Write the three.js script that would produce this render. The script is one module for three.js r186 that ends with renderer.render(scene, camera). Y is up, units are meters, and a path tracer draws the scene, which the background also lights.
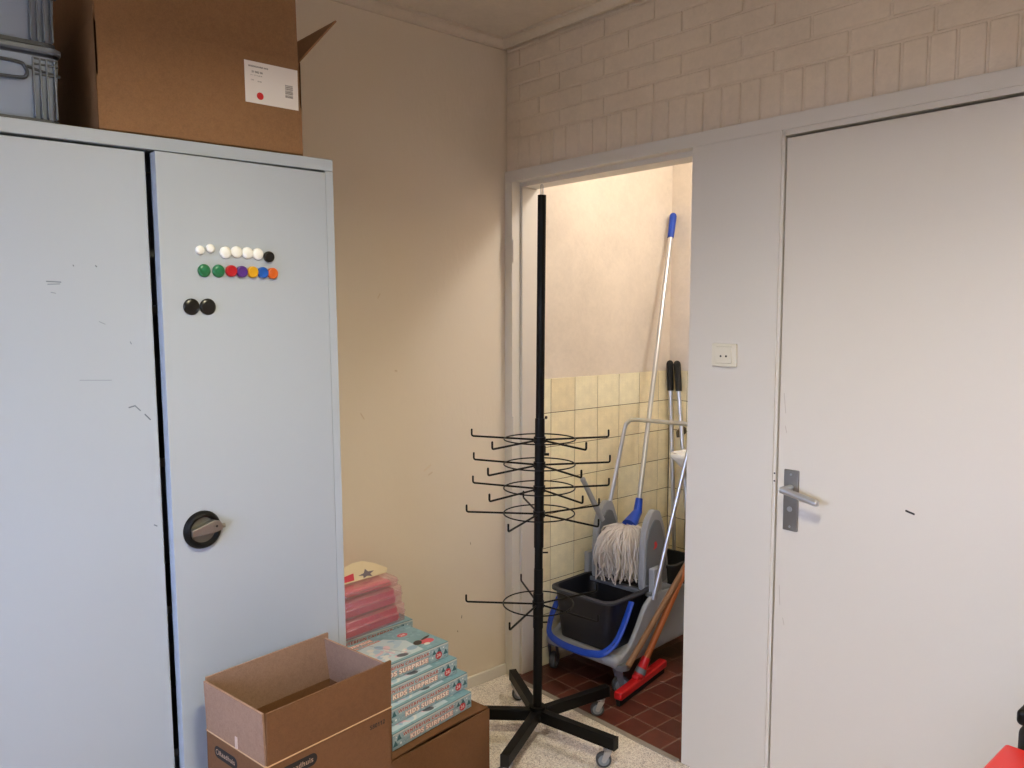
import * as THREE from 'three';
import { RoundedBoxGeometry } from 'three/addons/geometries/RoundedBoxGeometry.js';
import { mergeGeometries, mergeVertices, toCreasedNormals } from 'three/addons/utils/BufferGeometryUtils.js';
import { FontLoader } from 'three/addons/loaders/FontLoader.js';
import { TextGeometry } from 'three/addons/geometries/TextGeometry.js';
import { RectAreaLightUniformsLib } from 'three/addons/lights/RectAreaLightUniformsLib.js';

/* ---------- camera, sky, exposure ---------- */
RectAreaLightUniformsLib.init();
const scene = new THREE.Scene();
const renderer = new THREE.WebGLRenderer({ antialias: true });
renderer.toneMapping = THREE.LinearToneMapping;
renderer.toneMappingExposure = 1.0;
renderer.shadowMap.enabled = true;
const camera = new THREE.PerspectiveCamera(51.41, 1024 / 768, 0.05, 100);
camera.position.set(-2.207, 1.555, 2.542);
camera.lookAt(-2.207 + 0.66002, 1.555 - 0.08493, 2.542 - 0.74643);
const SKY = new THREE.Color().setRGB(0.87, 1.07, 1.64);
scene.background = SKY;
scene.backgroundIntensity = 7.2;
const LAMP_CEILING = { color: [1.0, 0.91, 0.62], power: 258, x: -1.5, z: 2.0 };
const LAMP_CLOSET = { color: [1.0, 1.0, 1.0], power: 1.5, x: 0.48, z: 1.02 };
const WINDOW_LIGHT = { color: [0.80, 0.88, 1.0], power: 0.5 };
// daylight coming in through the window opening of the wall opposite the doors
const winLight = new THREE.RectAreaLight(new THREE.Color().setRGB(...WINDOW_LIGHT.color), WINDOW_LIGHT.power, 2.3, 1.2);
winLight.position.set(-3.47, 1.55, 2.0); winLight.lookAt(-1.47, 0.6, 2.0); scene.add(winLight);

/* ---------- helpers ---------- */
let seed = 20240611;
const rnd = () => { seed = (seed * 1664525 + 1013904223) >>> 0; return seed / 4294967296; };
const rr = (a, b) => a + (b - a) * rnd();
const V = (x, y, z) => new THREE.Vector3(x, y, z);
const names = new Map();
function numbered(n) { const k = names.get(n) || 0; names.set(n, k + 1); return k ? `${n}_${String(k).padStart(3, '0')}` : n; }
function put(o) { o.traverse(c => { if (c.isMesh) { c.castShadow = true; c.receiveShadow = true; } }); return o; }
function mesh(name, geo, mat, parent) {
  if (Array.isArray(geo)) geo = geo.length > 1 ? join(geo) : geo[0];
  const m = new THREE.Mesh(geo, mat); m.name = parent ? name : numbered(name); m.castShadow = true; m.receiveShadow = true;
  (parent || scene).add(m); return m;
}
function join(list) {
  list = list.map(g => { g = g.index ? g.toNonIndexed() : g; const o = new THREE.BufferGeometry();
    for (const k of ['position', 'normal', 'uv']) if (g.getAttribute(k)) o.setAttribute(k, g.getAttribute(k).clone());
    if (!o.getAttribute('uv')) o.setAttribute('uv', new THREE.BufferAttribute(new Float32Array(o.getAttribute('position').count * 2), 2));
    return o; });
  return mergeGeometries(list);
}
function thing(name, label, category, pos = [0, 0, 0], ry = 0, group) {
  const g = new THREE.Group(); g.name = numbered(name); g.position.set(...pos); g.rotation.y = ry;
  g.userData = { label, category }; if (group) g.userData.group = group; scene.add(g); return g;
}
function tag(o, label, category, group) { o.userData.label = label; o.userData.category = category; if (group) o.userData.group = group; return o; }
function structure(name, label, category) { const g = new THREE.Group(); g.name = name; g.userData = { kind: 'structure', label, category }; scene.add(g); return g; }
// uv in metres from the dominant normal
function metric(g) {
  if (g.index) g = g.toNonIndexed();
  const p = g.getAttribute('position'), n = g.getAttribute('normal'), uv = new Float32Array(p.count * 2);
  for (let i = 0; i < p.count; i++) {
    const ax = Math.abs(n.getX(i)), ay = Math.abs(n.getY(i)), az = Math.abs(n.getZ(i));
    if (ax >= ay && ax >= az) { uv[2 * i] = p.getZ(i); uv[2 * i + 1] = p.getY(i); }
    else if (ay >= az) { uv[2 * i] = p.getX(i); uv[2 * i + 1] = p.getZ(i); }
    else { uv[2 * i] = p.getX(i); uv[2 * i + 1] = p.getY(i); }
  }
  g.setAttribute('uv', new THREE.BufferAttribute(uv, 2)); return g;
}
// box between corners
function box(x0, x1, y0, y1, z0, z1) { return metric(new THREE.BoxGeometry(x1 - x0, y1 - y0, z1 - z0).translate((x0 + x1) / 2, (y0 + y1) / 2, (z0 + z1) / 2)); }
function rbox(x0, x1, y0, y1, z0, z1, r = 0.003, s = 2) {
  r = Math.min(r, (x1 - x0) / 2.01, (y1 - y0) / 2.01, (z1 - z0) / 2.01);
  return metric(new RoundedBoxGeometry(x1 - x0, y1 - y0, z1 - z0, s, r).translate((x0 + x1) / 2, (y0 + y1) / 2, (z0 + z1) / 2));
}
function rod(a, b, r, r2 = r, seg = 16) {
  const d = b.clone().sub(a), L = d.length(), g = new THREE.CylinderGeometry(r2, r, L, seg, 1);
  g.applyQuaternion(new THREE.Quaternion().setFromUnitVectors(V(0, 1, 0), d.normalize()));
  return g.translate((a.x + b.x) / 2, (a.y + b.y) / 2, (a.z + b.z) / 2);
}
function ball(c, r, seg = 12) { return new THREE.SphereGeometry(r, seg, Math.max(6, seg >> 1)).translate(c.x, c.y, c.z); }
function tube(pts, r, seg = 24, rad = 8, closed = false, tension = 0.5) {
  return new THREE.TubeGeometry(new THREE.CatmullRomCurve3(pts, closed, 'catmullrom', tension), seg, r, rad, closed);
}
// polyline with rounded bends, as a tube
function bentTube(pts, rBend, r, rad = 10) {
  const path = new THREE.CurvePath(); let prev = pts[0];
  for (let i = 1; i < pts.length - 1; i++) {
    const a = pts[i].clone().add(pts[i - 1].clone().sub(pts[i]).setLength(rBend)), b = pts[i].clone().add(pts[i + 1].clone().sub(pts[i]).setLength(rBend));
    path.add(new THREE.LineCurve3(prev, a)); path.add(new THREE.QuadraticBezierCurve3(a, pts[i], b)); prev = b;
  }
  path.add(new THREE.LineCurve3(prev, pts[pts.length - 1]));
  return new THREE.TubeGeometry(path, 60, r, rad, false);
}
function ring(w, d, r, y, cx = 0, cz = 0, n = 5) {
  const out = []; r = Math.min(r, w / 2 - 1e-4, d / 2 - 1e-4);
  for (const [sx, sz, a0] of [[1, 1, 0], [-1, 1, 1], [-1, -1, 2], [1, -1, 3]])
    for (let i = 0; i <= n; i++) { const a = (a0 + i / n) * Math.PI / 2; out.push(V(cx + sx * (w / 2 - r) + r * Math.cos(a), y, cz + sz * (d / 2 - r) + r * Math.sin(a))); }
  return out;
}
function loft(rings, capA = true, capB = true, crease = 0.6) {
  const pos = [], n = rings[0].length, tri = (a, b, c) => pos.push(a.x, a.y, a.z, b.x, b.y, b.z, c.x, c.y, c.z);
  for (let i = 0; i + 1 < rings.length; i++) for (let j = 0; j < n; j++) {
    const a = rings[i][j], b = rings[i][(j + 1) % n], c = rings[i + 1][j], d = rings[i + 1][(j + 1) % n];
    tri(a, c, b); tri(b, c, d);
  }
  const cap = (R, flip) => { const c = R.reduce((s, p) => s.add(p), V(0, 0, 0)).multiplyScalar(1 / n); for (let j = 0; j < n; j++) flip ? tri(c, R[(j + 1) % n], R[j]) : tri(c, R[j], R[(j + 1) % n]); };
  if (capA) cap(rings[0], false); if (capB) cap(rings[rings.length - 1], true);
  const g = new THREE.BufferGeometry(); g.setAttribute('position', new THREE.Float32BufferAttribute(pos, 3));
  g.computeVertexNormals(); return metric(toCreasedNormals(g, crease));
}
// outline in x,y extruded along z from z0 to z1
function plate(pts, z0, z1, bevel = 0.003) {
  const s = new THREE.Shape(); pts.forEach(([x, y], i) => i ? s.lineTo(x, y) : s.moveTo(x, y)); s.closePath();
  return metric(new THREE.ExtrudeGeometry(s, { depth: z1 - z0 - 2 * bevel, bevelEnabled: bevel > 0, bevelSize: bevel, bevelThickness: bevel, bevelSegments: 2 }).translate(0, 0, z0 + bevel));
}
function smoothOutline(pts, n = 60) { return new THREE.CatmullRomCurve3(pts.map(([x, y]) => V(x, y, 0)), true, 'catmullrom', 0.25).getPoints(n).slice(0, n).map(p => [p.x, p.y]); }

const font = await new FontLoader().loadAsync('fonts/droid/droid_sans_bold.typeface.json');
/* ---------- textures ---------- */
function noiseGrid(N, cells, s) {   // tileable value noise
  const g = new Float32Array(cells * cells); let q = s >>> 0; for (let i = 0; i < g.length; i++) { q = (q * 1664525 + 1013904223) >>> 0; g[i] = q / 4294967296; }
  const o = new Float32Array(N * N);
  for (let y = 0; y < N; y++) for (let x = 0; x < N; x++) {
    const fx = x / N * cells, fy = y / N * cells, ix = Math.floor(fx), iy = Math.floor(fy); let tx = fx - ix, ty = fy - iy; tx = tx * tx * (3 - 2 * tx); ty = ty * ty * (3 - 2 * ty);
    const a = g[(iy % cells) * cells + ix % cells], b = g[(iy % cells) * cells + (ix + 1) % cells], c = g[((iy + 1) % cells) * cells + ix % cells], d = g[((iy + 1) % cells) * cells + (ix + 1) % cells];
    o[y * N + x] = (a + (b - a) * tx) * (1 - ty) + (c + (d - c) * tx) * ty;
  }
  return o;
}
function layered(N, layers, s) { const o = new Float32Array(N * N); let w = 0; layers.forEach(([c, a], i) => { const n = noiseGrid(N, c, s + i * 77); w += a; for (let k = 0; k < o.length; k++) o[k] += n[k] * a; }); for (let k = 0; k < o.length; k++) o[k] /= w; return o; }
function dataTex(N, f, size, color = true) {
  const d = new Uint8Array(N * N * 4);
  for (let i = 0; i < N * N; i++) { const c = f(i); d[4 * i] = c[0]; d[4 * i + 1] = c[1]; d[4 * i + 2] = c[2]; d[4 * i + 3] = 255; }
  const t = new THREE.DataTexture(d, N, N); t.wrapS = t.wrapT = THREE.RepeatWrapping; t.magFilter = THREE.LinearFilter; t.minFilter = THREE.LinearMipmapLinearFilter; t.generateMipmaps = true;
  if (color) t.colorSpace = THREE.SRGBColorSpace; t.repeat.set(1 / size, 1 / size); t.needsUpdate = true; return t;
}
const cl = v => Math.max(0, Math.min(255, v));
const gray = (n, lo, hi) => i => { const v = cl(lo + (hi - lo) * n[i]); return [v, v, v]; };
const nPlaster = layered(512, [[6, 1], [24, 0.7], [90, 0.6], [256, 0.5]], 5);
const tPlaster = dataTex(512, gray(nPlaster, 236, 262), 1.3);
const bPlaster = dataTex(512, gray(nPlaster, 0, 255), 0.9, false);
const nPaint = layered(512, [[8, 0.6], [64, 0.5], [256, 0.5]], 17);
const bPaint = dataTex(512, gray(nPaint, 0, 255), 0.5, false);
const nCard = layered(512, [[5, 0.5], [60, 0.5], [256, 1]], 31);
const tCard = dataTex(512, gray(nCard, 226, 268), 0.5);
const nFine = layered(512, [[128, 0.5], [512, 1]], 41), nCo = layered(512, [[6, 1], [20, 0.6]], 43);
const tCarpet = dataTex(512, i => { const v = 0.45 + 1.0 * (nFine[i] - 0.5) * 1.7 + (nCo[i] - 0.5) * 0.25; const h = nFine[(i * 7 + 131) % nFine.length]; return [cl(182 + 165 * v), cl(178 + 165 * v - 12 * h), cl(182 + 160 * v - 22 * h)]; }, 0.55);
const bCarpet = dataTex(512, gray(nFine, 0, 255), 0.55, false);
const nTile = layered(256, [[4, 1], [14, 0.8], [64, 0.6]], 53);
const tTile = dataTex(256, gray(nTile, 205, 275), 0.31);
const tGlaze = dataTex(256, gray(nTile, 232, 262), 0.31);
const nGrain = (() => { const N = 256, a = layered(N, [[40, 1], [110, 0.6]], 61), b = layered(N, [[5, 1]], 62), o = new Float32Array(N * N); for (let y = 0; y < N; y++) for (let x = 0; x < N; x++) o[y * N + x] = 0.7 * a[(7 % N) * N + (x + Math.floor(6 * b[y * N + x])) % N] + 0.3 * a[y * N + x]; return o; })();
const tWood = dataTex(256, gray(nGrain, 195, 285), 1); tWood.repeat.set(1, 1);

function lin(r, g, b) { return new THREE.Color().setRGB(r / 255, g / 255, b / 255, THREE.SRGBColorSpace); }
function mat(rgb, rough, extra = {}) { return new THREE.MeshStandardMaterial({ color: lin(...rgb), roughness: rough, ...extra }); }
const M = {
  wallCream: mat([230, 216, 195], 0.75, { map: tPlaster, bumpMap: bPlaster, bumpScale: 0.0012 }),
  brickPaint: mat([232, 215, 193], 0.6, { map: tPlaster, bumpMap: bPlaster, bumpScale: 0.0016 }),
  framePaint: mat([221, 214, 202], 0.42, { bumpMap: bPaint, bumpScale: 0.0003 }),
  doorPaint: mat([223, 215, 202], 0.4, { bumpMap: bPaint, bumpScale: 0.0003 }),
  ceiling: mat([222, 208, 188], 0.85, { map: tPlaster }),
  roomWall: mat([215, 203, 186], 0.85),
  closetWall: mat([226, 213, 196], 0.7, { map: tPlaster, bumpMap: bPlaster, bumpScale: 0.001 }),
  grout: mat([92, 74, 48], 0.9),
  floorGrout: mat([122, 100, 88], 0.95),
  carpet: mat([255, 248, 236], 1.0, { map: tCarpet, bumpMap: bCarpet, bumpScale: 0.004 }),
  tiles: [[255, 241, 202], [252, 237, 196], [255, 245, 209], [249, 234, 194]].map(c => mat(c, 0.22, { map: tGlaze })),
  floorTiles: [[104, 54, 42], [94, 48, 38], [112, 60, 46], [88, 44, 36]].map(c => mat(c, 0.38, { map: tTile })),
  strip: mat([168, 160, 150], 0.5, { metalness: 0.4 }),
  cabinet: mat([174, 182, 193], 0.42),
  cabinetDark: mat([120, 122, 124], 0.6),
  black: new THREE.MeshPhysicalMaterial({ color: lin(5, 5, 6), roughness: 0.5, specularIntensity: 0.45 }),
  blackMatt: mat([20, 20, 21], 0.7),
  zinc: mat([190, 192, 196], 0.3, { metalness: 0.9 }),
  alu: mat([205, 207, 210], 0.32, { metalness: 0.85 }),
  nickel: mat([150, 147, 142], 0.4, { metalness: 0.85 }),
  lampGrey: mat([92, 92, 94], 0.5, { metalness: 0.3 }),
  tyre: mat([70, 74, 80], 0.6),
  wheelHub: mat([140, 150, 160], 0.5),
  card: mat([118, 79, 47], 0.85, { map: tCard }),
  cardTop: mat([146, 106, 70], 0.85, { map: tCard }),
  cardPale: mat([160, 126, 104], 0.88, { map: tCard }),
  cardEdge: mat([198, 160, 120], 0.9),
  greyPlastic: mat([150, 152, 156], 0.5),
  greyDark: mat([104, 107, 112], 0.55),
  bucketDark: mat([22, 25, 36], 0.42),
  blue: mat([22, 66, 170], 0.4),
  red: mat([196, 30, 34], 0.35),
  rubber: mat([18, 17, 17], 0.8),
  woodBrown: mat([136, 98, 66], 0.6, { map: tWood }),
  woodOrange: mat([176, 96, 44], 0.5, { map: tWood }),
  mop: mat([206, 196, 188], 0.95),
  porcelain: mat([240, 240, 238], 0.12),
  socket: mat([226, 218, 198], 0.35),
  socketHole: mat([60, 54, 48], 0.8),
  glass: new THREE.MeshPhysicalMaterial({ color: 0xffffff, roughness: 0, transmission: 1, thickness: 0, ior: 1.5 }),
  ground: mat([104, 96, 84], 0.95),
};
function canvasTex(w, h, draw) {
  const c = document.createElement('canvas'); c.width = w; c.height = h; const x = c.getContext('2d'); draw(x, w, h);
  const t = new THREE.CanvasTexture(c); t.colorSpace = THREE.SRGBColorSpace; t.anisotropy = 4; return t;
}
// flat sheet with 0..1 uv spanned by origin, u and v vectors
function sheet(o, u, v, n = 1) {
  const g = new THREE.PlaneGeometry(1, 1, n, n), p = g.getAttribute('position');
  for (let i = 0; i < p.count; i++) { const a = p.getX(i) + 0.5, b = p.getY(i) + 0.5; p.setXYZ(i, o.x + u.x * a + v.x * b, o.y + u.y * a + v.y * b, o.z + u.z * a + v.z * b); }
  g.computeVertexNormals(); return g;
}

/* ---------- the room ---------- */
const H = 2.668, RX = -3.5, RZ = 5.0;
{
  const f = structure('floor', 'beige speckled carpet floor of the room', 'floor');
  mesh('carpet', box(RX - 0.2, 0, -0.12, 0, -0.2, RZ + 0.2), M.carpet, f);
  const c = structure('ceiling', 'plain painted ceiling above the room', 'ceiling');
  mesh('ceiling_panel', box(RX - 0.2, 0.25, H, H + 0.15, -0.2, RZ + 0.2), M.ceiling, c);
  const wl = structure('wall_left', 'cream plastered wall behind the steel cabinet', 'wall');
  const tWallL = canvasTex(1024, 1024, (x, w, h) => {
    x.fillStyle = '#fff'; x.fillRect(0, 0, w, h);
    const mark = (mx, my, l, a, col, wd) => { x.strokeStyle = col; x.lineWidth = wd; x.beginPath(); x.moveTo(mx, my); x.lineTo(mx + l * Math.cos(a), my + l * Math.sin(a)); x.stroke(); };
    // the canvas covers x -1.2..0, y 0..2.7 ; scuffs and nicks
    const at = (wx, wy) => [(wx + 1.2) / 1.2 * w, (1 - wy / 2.7) * h];
    for (const [wx, wy, l, a, col, wd] of [[-0.42, 0.95, 30, -0.25, '#fbf6ee', 3], [-0.40, 0.93, 18, -0.2, '#efe6d8', 2], [-0.236, 0.32, 5, 2.0, '#6b5c4c', 2], [-0.19, 0.62, 4, 1.2, '#9c8b76', 2], [-0.26, 0.26, 3, 0.5, '#8a7964', 2], [-0.7, 1.2, 16, 0.6, '#e9dfd0', 2], [-0.62, 1.62, 12, -0.6, '#efe6d8', 2], [-0.55, 1.35, 10, 0.1, '#e8dfd2', 2], [-0.33, 0.2, 5, 0.3, '#c9907c', 3]]) mark(...at(wx, wy), l, a, col, wd);
  });
  const wm = mat([230, 216, 195], 0.75, { map: tWallL, bumpMap: bPlaster, bumpScale: 0.0012 });
  mesh('plaster', box(RX - 0.2, -1.2, 0, H, -0.2, 0), M.wallCream, wl);
  const pl = new THREE.BoxGeometry(1.2, 2.7, 0.2).translate(-0.6, 1.35, -0.1); mesh('plaster', pl, wm, wl);
  mesh('plaster', box(0, 0.25, 0, H, -0.2, 0), M.wallCream, wl);
  const wb = structure('wall_back', 'wall with the daylight window opposite the doors', 'wall');
  const wz0 = 0.85, wz1 = 3.15, wy0 = 0.95, wy1 = 2.15;
  mesh('plaster', [box(RX - 0.25, RX, 0, wy0, 0, RZ), box(RX - 0.25, RX, wy1, H, 0, RZ), box(RX - 0.25, RX, wy0, wy1, 0, wz0), box(RX - 0.25, RX, wy0, wy1, wz1, RZ)], M.roomWall, wb);
  const wf = structure('wall_front', 'plain wall opposite the cream wall', 'wall');
  mesh('plaster', box(RX - 0.25, 0.25, 0, H, RZ, RZ + 0.2), M.roomWall, wf);
  const w = structure('window_1', 'wide daylight window opposite the doors', 'window');
  const fr = []; for (const z of [wz0, (wz0 + wz1) / 2 - 0.025, wz1 - 0.05]) fr.push(rbox(RX - 0.14, RX - 0.07, wy0, wy1, z, z + 0.05));
  fr.push(rbox(RX - 0.14, RX - 0.07, wy0, wy0 + 0.05, wz0, wz1), rbox(RX - 0.14, RX - 0.07, wy1 - 0.05, wy1, wz0, wz1));
  mesh('window_frame', fr, M.framePaint, w);
  mesh('pane', box(RX - 0.107, RX - 0.103, wy0 + 0.05, wy1 - 0.05, wz0 + 0.05, (wz0 + wz1) / 2 - 0.025), M.glass, w);
  mesh('pane', box(RX - 0.107, RX - 0.103, wy0 + 0.05, wy1 - 0.05, (wz0 + wz1) / 2 + 0.025, wz1 - 0.05), M.glass, w);
  mesh('window_sill', rbox(RX - 0.07, RX + 0.1, wy0 - 0.03, wy0, wz0 - 0.05, wz1 + 0.05), M.framePaint, w);
  const g = structure('ground_outside', 'grey paving outside the window', 'ground');
  mesh('paving', box(-60, RX - 0.26, -0.4, -0.2, -40, 45), M.ground, g);
}
// cove mouldings and skirting
{
  const prof = L => { const s = new THREE.Shape(); s.moveTo(0, 0); s.lineTo(0.014, 0); s.quadraticCurveTo(0.018, 0.018, 0.045, 0.022); s.lineTo(0.045, 0.033); s.lineTo(0, 0.033); s.closePath(); return new THREE.ExtrudeGeometry(s, { depth: L, bevelEnabled: false, curveSegments: 6 }); };
  const a = structure('trim_1', 'cove moulding under the ceiling along the cream wall', 'trim');
  mesh('moulding', prof(-RX).rotateY(-Math.PI / 2).translate(0, H - 0.033, 0), M.ceiling, a);
  const b = structure('trim_2', 'cove moulding under the ceiling along the brick wall', 'trim');
  mesh('moulding', prof(5).rotateY(Math.PI).translate(-0.004, H - 0.033, 5), M.ceiling, b);
  const k = structure('baseboard_left', 'low painted skirting board along the cream wall', 'baseboard');
  mesh('board', rbox(RX, -0.0005, 0, 0.048, 0, 0.013, 0.004), M.framePaint, k);
}
// the wall with the doors: painted brick above a timber frame
const T = 2.149, ZR0 = 0.937, ZP1 = 1.2565, ZD1 = 2.16;
{
  const w = structure('wall_right', 'white painted brick wall above the door frames', 'wall');
  mesh('mortar', [box(0.0135, 0.134, T - 0.01, H, 0, RZ), box(0.0135, 0.134, 0, T, 2.3, RZ)], M.brickPaint, w);
  const brick = (z0, z1, y0, y1) => { const x = 0.0105 + rr(-0.0012, 0.0012); return mesh('brick', rbox(x, x + 0.02, y0, y1, z0, z1, 0.0045, 2), M.brickPaint, w); };
  const j = 0.005;
  for (let z = 0.0; z < 2.5; z += 0.0692) brick(z + j / 2, Math.min(z + 0.0692 - j / 2, 2.6), T - 0.002, 2.28 - j / 2);
  for (let r = 0; r < 6; r++) {
    const y0 = 2.28 + r * 0.0692, y1 = Math.min(y0 + 0.0692, H + 0.002);
    const off = (r % 2 ? 0.197 : 0.0825);
    for (let z = off - 0.2275; z < 2.6; z += 0.2275) { const a = Math.max(z, 0) + j / 2, b = z + 0.2275 - j / 2; if (b - a > 0.02) brick(a, b, y0 + j / 2, y1 - j / 2); }
  }
  // timber frame with rebates
  const t = structure('trim_3', 'broad white painted timber door frame with post between the doors', 'trim');
  mesh('left_post', [rbox(0, 0.0448, 0, 2.1048, 0.0005, 0.046, 0.0012), rbox(0.045, 0.14, 0, 2.0858, 0.0005, 0.060, 0.003)], M.framePaint, t);
  mesh('head', [rbox(0, 0.0448, 2.105, T, 0.0005, 2.3, 0.0012), rbox(0.045, 0.133, 2.086, T - 0.011, 0.0005, ZR0, 0.003)], M.framePaint, t);
  mesh('middle_post', [rbox(0, 0.0448, 0, 2.1048, ZR0, ZP1, 0.0012), rbox(0.045, 0.14, 0, 2.0858, ZR0 - 0.014, ZP1, 0.003)], M.framePaint, t);
  mesh('right_post', [rbox(0, 0.14, 0, 2.106, ZD1 + 0.02, 2.3, 0.004)], M.framePaint, t);
  mesh('door_bead', [rbox(0.004, 0.05, 0, 2.104, ZP1 - 0.001, 1.2665, 0.002), rbox(0.004, 0.05, 2.0885, 2.106, ZP1, ZD1 + 0.02, 0.002)], M.framePaint, t);
  mesh('door_stop', box(0.052, 0.14, 0, 2.12, ZP1 + 0.0005, ZD1 + 0.03), M.framePaint, t);
  // two hinges left on the empty rebate
  for (const [y0, y1] of [[1.775, 1.868], [1.045, 1.135], [0.3, 0.39]]) {
    const g = [rbox(0.004, 0.03, y0, y1, 0.0455, 0.0475, 0.0008), rod(V(0.002, y0, 0.051), V(0.002, y1, 0.051), 0.0058)];
    mesh('hinge', g, M.framePaint, t);
  }
  mesh('strike_plate', [rbox(0.003, 0.0045, 1.035, 1.085, 1.258, 1.2655, 0.0006)], M.framePaint, t);
  for (const y of [1.073, 1.049]) mesh('strike_screw', rod(V(0.0035, y, 1.2625), V(0.0024, y, 1.2625), 0.003), M.socketHole, t);
  const thr = structure('trim_4', 'thin grey threshold strip between carpet and red tiles', 'trim');
  mesh('strip', rbox(-0.012, 0.012, -0.004, 0.004, 0.061, 0.922, 0.003), M.strip, thr);
}
// the closed door
{
  const d = structure('door_1', 'closed smooth white door with steel lever handle', 'door');
  const z0 = 1.2712, z1 = ZD1, y1 = 2.0805;
  const tDoor = canvasTex(1024, 2048, (x, w, h) => {
    x.fillStyle = '#fff'; x.fillRect(0, 0, w, h);
    const at = (wz, wy) => [(wz - z0) / (z1 - z0) * w, (1 - wy / y1) * h];
    const seg = (a, b, c, e, col, wd) => { x.strokeStyle = col; x.lineWidth = wd; x.lineCap = 'round'; x.beginPath(); x.moveTo(...at(a, b)); x.lineTo(...at(c, e)); x.stroke(); };
    seg(1.655, 1.0245, 1.666, 1.0215, '#181412', 5); seg(1.667, 1.0215, 1.676, 1.019, '#181412', 5);
    for (const [a, b, c, e] of [[1.283, 1.32, 1.29, 1.26], [1.285, 0.72, 1.289, 0.66], [1.30, 0.62, 1.305, 0.60], [1.29, 1.22, 1.295, 1.2]]) seg(a, b, c, e, '#dcd5cd', 2);
  });
  // leaf with 0..1 uv on the room face
  const leaf = new RoundedBoxGeometry(0.04, y1 - 0.006, z1 - z0, 1, 0.002).translate(0.0265, y1 / 2 + 0.003, (z0 + z1) / 2);
  mesh('leaf', leaf, M.doorPaint, d);
  const face = sheet(V(0.0062, 0.008, z0 + 0.002), V(0, 0, z1 - z0 - 0.004), V(0, y1 - 0.01, 0)); 
  mesh('painted_face', face, mat([223, 215, 202], 0.4, { map: tDoor, side: THREE.DoubleSide }), d);
  const X = 0.006;
  mesh('handle_plate', [rbox(X - 0.008, X, 0.905, 1.092, 1.296, 1.344, 0.003)], M.nickel, d);
  const lever = mesh('lever', [rod(V(X - 0.006, 1.038, 1.320), V(X - 0.058, 1.038, 1.320), 0.0095), ball(V(X - 0.055, 1.038, 1.320), 0.0105), rod(V(X - 0.055, 1.038, 1.316), V(X - 0.055, 1.016, 1.425), 0.0105), ball(V(X - 0.055, 1.016, 1.425), 0.0104)], M.alu, d);
  mesh('thumb_turn', [rod(V(X - 0.004, 0.972, 1.319), V(X - 0.0105, 0.972, 1.319), 0.008)], M.alu, d);
  for (const y of [1.078, 0.918]) mesh('screw', [rod(V(X - 0.006, y, 1.32), V(X - 0.0095, y, 1.32), 0.0035)], M.zinc, d);
}
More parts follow.
